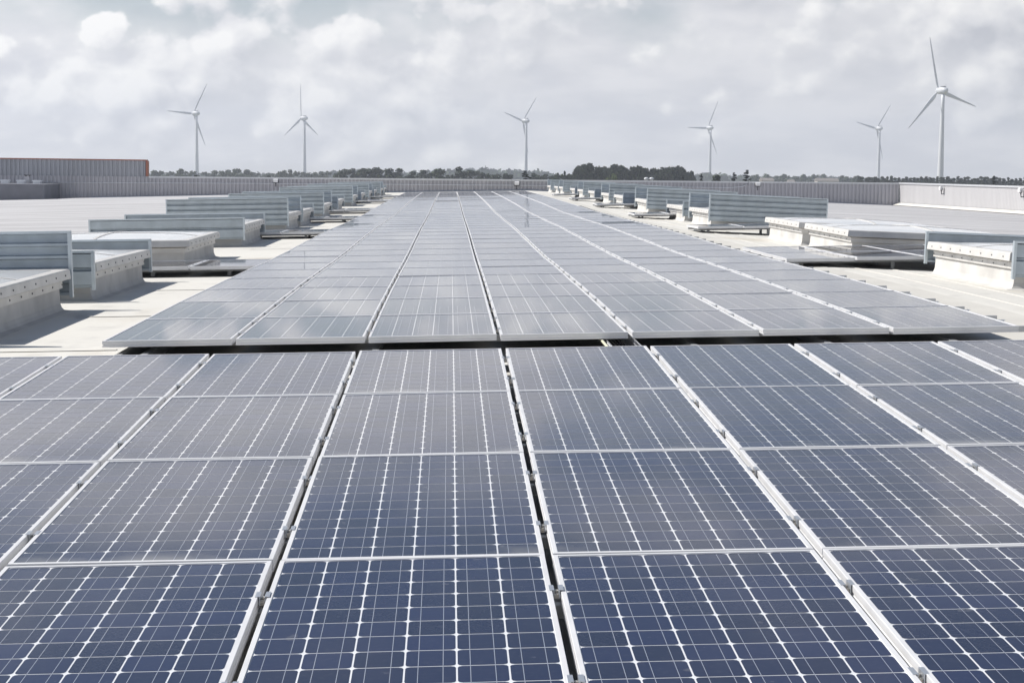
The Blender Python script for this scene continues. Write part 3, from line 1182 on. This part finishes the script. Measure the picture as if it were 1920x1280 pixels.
for u, v, side, lab in ((517, 341, 0, 'white flood lamp on dark bracket on the far ribbed wall above the outer vents'),
                        (969, 346, 0, 'white flood lamp on dark bracket on the far wall above the array end'),
                        (1421, 347.5, 0, 'small white flood lamp near the conduit bend on the far wall'),
                        (1765, 355, 1, 'white flood lamp on the pale side wall below the nearest wind turbine'),
                        (1914, 359, 1, 'white flood lamp on the pale side wall, the one closest to the camera')):
    if side:
        d = ray(u, v)
        s_ = (XR - 0.15) / d[0]
        p = (XR - 0.15, d[1] * s_, d[2] * s_ + CZ)
        rot = (0, 0, -math.pi / 2)
    else:
        p, rot = at_dist(u, v, YW - 0.15), (0, 0, 0)
    t = thing('flood_lamp', lab, 'lamp', p, rot, 'flood lamps on the parapet walls')
    put('lamp_head', ME_LH, t)
    put('bracket', ME_LB, t)
for i, u in enumerate((1212, 1222)):
    x, y, z = at_dist(u, 337.5, YW + 6)
    b = MB()
    b.tube([(0, 0, -1.0), (0, 0, -0.02), (0, 0, 0.05), (0, 0, 0.12), (0, 0, 0.16)], [0.07, 0.07, 0.16, 0.14, 0.05], 10)
    put('pipe_cowl', b.mesh('pipe_cowl', M_WHITE), None, (x, y, z), label=f'{("first", "second")[i]} of two small white cowls peeping over the far wall', cat='pipe cowl', group='pipe cowls behind the far wall')

# ------------------------------------------------------------------ terrain
def terrain_mat():
    m = mat('fields', (0.10, 0.115, 0.05), 0.95, var=0.5, vscale=0.006, tint=(0.17, 0.14, 0.08))
    return m


mb = MB()
n = 24
ex = [-2400 + 4800 * i / n for i in range(n + 1)]
ey = [-200 + 2900 * i / n for i in range(n + 1)]
for i in range(n):
    for j in range(n):
        mb.quad((ex[i], ey[j], 0), (ex[i + 1], ey[j], 0), (ex[i + 1], ey[j + 1], 0), (ex[i], ey[j + 1], 0))
put('ground', mb.mesh('ground', terrain_mat(), recalc=False), kind='structure')

# ------------------------------------------------------------------ wind turbines
HUBZ, BLADE = 66.0, 32.6


def turbine_meshes():
    b = MB()
    prof = [(0, 2.15), (6, 2.05), (20, 1.75), (40, 1.35), (58, 1.05), (HUBZ - 1.6, 0.98)]
    b.tube([(0, 0, z) for z, r in prof], [r for z, r in prof], 20)
    tower = b.mesh('tower', M_WHITE)
    # egg-shaped nacelle, nose at +Y
    b = MB()
    ys_ = [-3.6, -3.3, -2.4, -1.0, 0.6, 2.0, 2.9]
    rs = [0.15, 0.95, 1.65, 2.05, 2.2, 2.2, 2.0]
    b.tube([(0, y, 0) for y in ys_], rs, 18)
    nac = b.mesh('nacelle', M_WHITE)
    b = MB()
    ys_ = [2.95, 3.4, 4.2, 5.0, 5.5, 5.75]
    rs = [2.0, 2.05, 1.85, 1.35, 0.75, 0.1]
    b.tube([(0, y, 0) for y in ys_], rs, 18)
    hub = b.mesh('hub', M_WHITE)
    # blade along +Z from the hub axis: root, broad shoulder, tapering tip
    b = MB()
    st = [(1.3, 0.55, 0.55, 0), (2.6, 0.6, 0.5, 8), (4.5, 1.15, 0.34, 24), (7, 1.25, 0.27, 20), (12, 1.0, 0.2, 13), (20, 0.68, 0.13, 7), (28, 0.42, 0.07, 3), (31.8, 0.22, 0.04, 1), (BLADE, 0.04, 0.02, 0)]
    k = 10
    nn = len(b.v)
    for z, c, tck, tw in st:
        for i in range(k):
            a = 2 * math.pi * i / k
            x, y = c * math.cos(a) - 0.25 * (c - 0.55), tck * math.sin(a)
            w = math.radians(tw)
            b.v.append((x * math.cos(w) - y * math.sin(w), 4.0 + x * math.sin(w) + y * math.cos(w), z))
    for i in range(len(st) - 1):
        for j in range(k):
            q = (j + 1) % k
            b.f.append((nn + i * k + j, nn + i * k + q, nn + (i + 1) * k + q, nn + (i + 1) * k + j))
            b.m.append(0)
            b.s.append(True)
    blade = b.mesh('blade', M_WHITE)
    b = MB()
    b.box(-0.8, 0.8, -1.6, 1.4, 2.0, 2.45)
    b.box(0.5, 0.58, -1.7, -1.62, 2.4, 3.6)
    b.box(-0.58, -0.5, -1.7, -1.62, 2.4, 3.3)
    mast = b.mesh('roof_instruments', M_SCREW)
    return tower, nac, hub, blade, mast


TW = turbine_meshes()
TURB = [(368.5, 213, 1.0, 45, 58, 'white wind turbine beside the orange-trimmed wall, one blade level'),
        (571, 222, 1.0, 55, 92, 'white wind turbine second from the orange-trimmed wall, one blade straight up'),
        (987, 227, 1.0, 55, 47, 'white wind turbine behind a dark little tree, one blade hanging straight down'),
        (1332.5, 240, 1.0, 50, 61, 'white wind turbine just past the umbrella pines'),
        (1649.5, 241, 1.0, 50, 50, 'slim distant white wind turbine closest beside the big nearest turbine'),
        (1768.5, 170, 1.0, 44, 105, 'nearest and largest white wind turbine, above the pale side wall')]
for u, v, s_, yaw, ph, lab in TURB:
    d = ray(u, v)
    Y = (HUBZ - CZ) / (d[2] / d[1])
    x, y, z = at_dist(u, v, Y)
    t = thing('wind_turbine', lab, 'wind turbine', (x, y, 0), None, 'wind turbines on the plain')
    put('tower', TW[0], t)
    view = math.atan2(-x, y)                   # the bearing from the camera
    R = Matrix.Rotation(view + math.radians(yaw), 4, 'Z')
    nac = put('nacelle', TW[1], t, (0, 0, HUBZ))
    nac.rotation_euler = R.to_euler()
    put('roof_instruments', TW[4], nac)
    hub = put('hub', TW[2], t, (0, 0, HUBZ))
    hub.rotation_euler = R.to_euler()
    for k in range(3):
        bl = put('blade', TW[3], t, (0, 0, HUBZ))
        ang = math.radians(ph + 120 * k - 90)  # 0 = up, counted anticlockwise as seen by the camera
        bl.rotation_euler = (R @ Matrix.Rotation(-ang, 4, 'Y')).to_euler()

# ------------------------------------------------------------------ trees
def leaf_cloud(centres, per, size, g, kz=1.0):
    """leaf clumps: small quads round each clump centre (x, y, z, radius); kz flattens the unit crown's leaves"""
    c = np.repeat(np.array(centres, float), per, axis=0)
    n = len(c)
    nrm = lambda a: a / np.maximum(1e-6, np.linalg.norm(a, axis=1, keepdims=True))
    d = nrm(g.normal(size=(n, 3)))
    p = d * (c[:, 3:4] * (0.55 + 0.5 * g.random((n, 1))))
    bb = nrm(np.cross(g.normal(size=(n, 3)), d))
    a = nrm(np.cross(d + 0.6 * g.normal(size=(n, 3)), bb))
    s_ = size * (0.6 + 0.8 * g.random((n, 1)))
    a, bb = a * s_, bb * s_
    q = np.stack([p - a - bb, p + a - bb * 0.8, p + a * 0.7 + bb, p - a + bb * 0.9], 1)
    q[:, :, 2] *= kz
    q += c[:, None, :3]
    return q.reshape(-1, 3), np.arange(4 * n).reshape(-1, 4)


def leaf_mesh(name, V, F, m):
    me = bpy.data.meshes.new(name)
    me.vertices.add(len(V))
    me.vertices.foreach_set('co', V.astype(np.float32).ravel())
    me.loops.add(F.size)
    me.loops.foreach_set('vertex_index', F.astype(np.int32).ravel())
    me.polygons.add(len(F))
    me.polygons.foreach_set('loop_start', np.arange(0, F.size, 4, dtype=np.int32))
    me.materials.append(m)
    me.update(calc_edges=True)
    me.validate()
    return me


def crown_mesh(name, centres, per, size, seed, m, kz):
    V, F = leaf_cloud(centres, per, size, np.random.default_rng(seed), kz)
    V[:, 2] /= np.percentile(V[:, 2], 99.7)
    return leaf_mesh(name, V, F, m)


def broad_crown(seed, m):
    g = np.random.default_rng(seed)
    C = []
    for _ in range(30):
        d = g.normal(size=3)
        d /= np.linalg.norm(d)
        r = g.random() ** 0.5
        C.append((d[0] * 0.40 * r, d[1] * 0.40 * r, 0.58 + d[2] * 0.31 * r, 0.10 + 0.06 * g.random()))
    return crown_mesh('crown', C, 90, 0.026, seed, m, 0.40)


def pine_crown(seed, m):
    g = np.random.default_rng(seed)
    C = []
    for _ in range(80):
        a = g.random() * 6.283
        r = 0.56 * g.random() ** 0.5
        z = 0.58 + 0.30 * math.sqrt(max(0, 1 - (r / 0.60) ** 2)) + 0.022 * g.normal()
        C.append((r * math.cos(a), r * math.sin(a), z, 0.06 + 0.05 * g.random()))
        if g.random() < 0.4:
            C.append((r * 0.8 * math.cos(a), r * 0.8 * math.sin(a), z - 0.15, 0.07))
    return crown_mesh('crown', C, 110, 0.017, seed, m, 0.50)


def cone_crown(seed, m, w, ragged=0.3, kz=0.5):
    g = np.random.default_rng(seed)
    C = []
    for i in range(26):
        z = 0.06 + 0.90 * i / 25
        wr = w * (1 - z) ** 0.62
        k = 3 + int(5 * (1 - z))
        for j in range(k):
            a = 6.283 * (j + g.random()) / k
            rr = wr * (0.75 + ragged * g.normal())
            C.append((rr * math.cos(a), rr * math.sin(a), z + 0.015 * g.normal(), 0.012 + wr * 0.38))
    for z in (0.955, 0.975, 0.99):
        C.append((0, 0, z, 0.012))
    return crown_mesh('crown', C, 14, 0.020, seed, m, kz)


def trunk_mesh(kind):
    b = MB()
    if kind == 'pine':
        b.tube([(0, 0, 0), (0.01, 0, 0.3), (0.0, 0.01, 0.55)], [0.030, 0.024, 0.018], 7)
        for a in range(6):
            w = a * 1.05
            b.tube([(0.0, 0.0, 0.42 + 0.02 * a), (0.16 * math.cos(w), 0.16 * math.sin(w), 0.60), (0.34 * math.cos(w), 0.34 * math.sin(w), 0.74)], [0.014, 0.010, 0.005], 5)
    elif kind == 'broad':
        b.tube([(0, 0, 0), (0.005, 0, 0.25), (0, 0, 0.5)], [0.028, 0.022, 0.014], 7)
        for a in range(5):
            w = a * 1.257
            b.tube([(0, 0, 0.3 + 0.03 * a), (0.13 * math.cos(w), 0.13 * math.sin(w), 0.48), (0.24 * math.cos(w), 0.24 * math.sin(w), 0.62)], [0.012, 0.009, 0.004], 5)
    else:
        b.tube([(0, 0, 0), (0, 0, 0.5), (0, 0, 0.95)], [0.02, 0.012, 0.003], 6)
    return b.mesh('trunk', M_TRUNK)


TRK = {k: trunk_mesh(k) for k in ('pine', 'broad', 'cone')}
CR = {'pine': [pine_crown(s, M_LEAF_PINE) for s in (1, 2, 3)], 'broad': [broad_crown(s, M_LEAF_BROAD) for s in (4, 5, 6)],
      'light': [broad_crown(14, M_LEAF_LIGHT)], 'darkbroad': [broad_crown(s, M_LEAF_PINE) for s in (24, 25)],
      'cypress': [cone_crown(s, M_LEAF_CYP, 0.12, 0.22, 0.6) for s in (7, 8, 9)], 'conifer': [cone_crown(s, M_LEAF_DARK, 0.21, 0.35, 0.28) for s in (10, 11)]}


def tree(name, kind, u, vtop, width_px, Y, label, group=None):
    """tree whose top shows at (u, vtop) and whose crown is width_px wide, at distance Y"""
    x, y, z = at_dist(u, vtop, Y)
    h = z
    w = width_px / FPX * Y
    t = thing(name, label, 'tree', (x, y, 0), (0, 0, rnd.random() * 6.28), group)
    sx = w / {'pine': 0.98, 'broad': 0.66, 'light': 0.66, 'darkbroad': 0.62, 'cypress': 0.115, 'conifer': 0.17}[kind]
    t.scale = (sx, sx, h)
    put('trunk', TRK[{'pine': 'pine', 'cypress': 'cone', 'conifer': 'cone'}.get(kind, 'broad')], t)
    put('crown', rnd.choice(CR[kind]), t)
    return t


# umbrella pines behind the far wall
for i, (u, v, w, Y) in enumerate(((1104, 308, 60, 420), (1132, 314, 36, 440), (1154, 310, 58, 428), (1197, 312, 42, 425), (1226, 317, 40, 436), (1254, 314, 46, 430), (1272, 312.5, 34, 440), (1293, 322, 24, 445))):
    tree('umbrella_pine', 'pine', u, v, w, Y, f'dark umbrella pine over the far wall, {ORD[i]} of its clump from the array end', 'umbrella pines over the far wall')
tree('light_shrub_tree', 'light', 1147, 327, 22, 380, 'small bright green tree in front of the umbrella pines')
tree('dark_tree', 'darkbroad', 1065, 327, 20, 420, 'small round dark tree just before the umbrella pines begin')
tree('bare_topped_tree', 'broad', 1048, 326, 30, 430, 'low green tree between the dark little tree and the umbrella pines')
tree('slim_cypress', 'cypress', 1059, 322, 7, 400, 'slim dark cypress beside a low green tree near the umbrella pines')
# small dark conifers close behind the wall
for u, v, w, lab in ((985, 321, 20, 'small black-green conifer at the foot of the middle wind turbine'),
                     (1315, 327, 11, 'small dark conifer at the near end of the umbrella pines'),
                     (1376, 325, 15, 'dark conifer with ragged top standing next to a taller one'),
                     (1401, 320, 17, 'tallest dark pointed conifer, beyond the far wall past the turbine'),
                     (1281, 330, 7, 'tiny dark pointed tree before the trunks of the umbrella pines'),
                     (1889 - 25, 331, 10, 'dark tree standing out in the conifer row behind the pale side wall')):
    tree('conifer', 'conifer', u, v, w, 260, lab, 'small dark conifers behind the walls')
tree('round_bush_tree', 'darkbroad', 1337, 329.5, 44, 300, 'round dark bushy tree hiding the foot of a wind turbine')
# dark wood behind the array end
for i, (u, v, w, Y) in enumerate(((636, 321, 22, 520), (660, 317, 26, 520), (686, 317, 34, 500), (706, 315, 36, 500), (728, 319, 30, 510), (750, 317, 34, 500), (775, 322, 30, 505), (800, 320, 34, 500), (824, 317, 36, 495), (856, 314, 30, 490),
                                  (880, 320, 34, 500), (905, 325, 30, 480), (930, 327, 26, 480), (948, 326, 22, 470), (1003, 326, 26, 470), (1022, 328, 24, 460))):
    tree('dark_oak', 'darkbroad' if i % 4 else 'broad', u, v, w * 1.25, Y, f'dark bushy tree beyond the long array, {ORD[i]} from the second turbine onwards', 'dark trees behind the far end of the long array')
# bluish trees between the orange-trimmed wall and the second turbine
for i, (u, v, w, Y) in enumerate(((282, 320, 26, 760), (297, 321, 20, 780), (316, 322, 22, 800), (339, 317, 22, 740), (361, 321, 16, 760), (390, 323, 22, 850), (406, 320, 20, 780), (428, 317.5, 24, 740), (446, 317, 24, 730), (463, 318.5, 22, 750),
                                  (478, 324, 20, 850), (497, 326, 18, 800), (518, 325, 20, 800), (534, 318.5, 20, 720), (556, 321.5, 14, 740), (570, 323, 16, 800), (590, 322, 22, 820), (612, 322, 24, 840))):
    tree('field_tree', 'broad', u, v, w * 1.25, Y, f'hazy green field tree beyond the wall, {ORD[i]} counted from the orange-trimmed building', 'hazy field trees')
for u in (363, 504):
    tree('bush_tree', 'darkbroad', u, 329.5 if u < 400 else 331, 22, 300, f'low dark bush showing over the wall {"at the foot of the first turbine" if u < 400 else "between the first two turbines"}')
# trees by the far houses
for i, (u, v, w, Y) in enumerate(((1418, 328, 24, 900), (1445, 326.5, 24, 950), (1470, 327, 26, 930), (1500, 327.5, 26, 960), (1528, 327.5, 22, 980), (1548, 327, 20, 990), (1590, 330, 24, 900), (1607, 330, 20, 850))):
    tree('field_tree', 'broad', u, v, w, Y, f'hazy tree by the far houses, {ORD[i]} counted from the dark conifers', 'hazy trees by the far houses')
# row of dark conifers beyond the pale side wall
u = 1612.0
while u < 1925:
    v = (334.5 if u > 1700 else 332 + (u - 1612) / 40) + rnd.uniform(-3.0, 2.0)
    tree('cypress', 'cypress', u, v, rnd.uniform(9, 13), 560 + rnd.uniform(-25, 25), 'dark pointed cypress in the dense row beyond the pale side wall', 'cypress row beyond the pale side wall')
    u += rnd.uniform(4.5, 8.5)

# far houses
for u0, u1, vt, vb, Y, lab in ((1428, 1452, 333.5, 341, 880, 'small tan house with tiled roof beyond the far wall'), (1532, 1574, 334, 341, 900, 'long low pale house with reddish roof beyond the far wall'), (1480, 1492, 337, 341, 860, 'tiny tan house half hidden beyond the far wall')):
    xa, _, zt = at_dist(u0, vt, Y)
    xb = at_dist(u1, vt, Y)[0]
    w = xb - xa
    t = thing('farm_house', lab, 'house', ((xa + xb) / 2, Y, 0))
    b = MB()
    b.box(-w / 2 + 0.3, w / 2 - 0.3, 0, 8, 0, zt - 1.3)
    put('wall', b.mesh('wall', M_HOUSE), t)
    b = MB()
    b.extrude([(-0.5, zt - 1.32), (4, zt), (8.5, zt - 1.32)], -w / 2, w / 2, closed=True)
    put('roof', b.mesh('roof', M_TILE), t)
    for q in (-0.3, 0.0, 0.3):
        b = MB()
        b.box(q * w - 0.5, q * w + 0.5, -0.06, 0.02, zt - 3.2, zt - 1.9)
        put('window', b.mesh('window', M_GLASSD), t)

# distant woodland that closes the horizon
PROF = [(-900, 324), (280, 324.5), (560, 324), (600, 321.5), (640, 317), (680, 316.5), (720, 321), (840, 319), (870, 314), (918, 313.5), (945, 318), (960, 316.5), (985, 320), (1010, 318), (1040, 325), (1060, 327), (1300, 326), (1330, 322.5), (1370, 326), (1420, 330), (1560, 330), (1620, 333), (1700, 337), (2700, 345)]


def prof(u):
    for (a, va), (b_, vb) in zip(PROF, PROF[1:]):
        if u <= b_:
            return va + (vb - va) * (u - a) / (b_ - a)
    return PROF[-1][1]


g = np.random.default_rng(77)
C = []
u = -700.0
while u < 2600:
    for Y in (1350, 1700, 2150):
        uu = u + g.uniform(-8, 8)
        x, y, z = at_dist(uu, prof(uu) + g.uniform(0, 5), Y + g.uniform(-80, 80))
        r = g.uniform(5, 9)
        top = max(z, 6.0)
        C.append((x, y, top - r, r))
        C.append((x + g.uniform(-6, 6), y, max(2.0, top - 2.2 * r), r * 1.2))
    u += 5.5
V, F = leaf_cloud(C, 45, 1.35, g)
me = leaf_mesh('distant_woodland', V, F, M_LEAF_FAR)
put('distant_woodland', me, label='bluish distant woodland along the horizon', cat='woodland', kind='stuff')

# ------------------------------------------------------------------ haze: one closed box of air round everything
HAZE = 0.00034
hm = bpy.data.materials.new('haze_air')
hm.use_nodes = True
hn = hm.node_tree
hn.nodes.clear()
ho = hn.nodes.new('ShaderNodeOutputMaterial')
hv = hn.nodes.new('ShaderNodeVolumePrincipled')
hv.inputs['Color'].default_value = (0.80, 0.86, 1.0, 1)
hv.inputs['Density'].default_value = HAZE
hv.inputs['Anisotropy'].default_value = 0.2
hn.links.new(hv.outputs[0], ho.inputs['Volume'])
b = MB()
b.box(-2450, 2450, -250, 2750, -1.0, 106.0)
put('haze', b.mesh('haze', hm), kind='stuff')
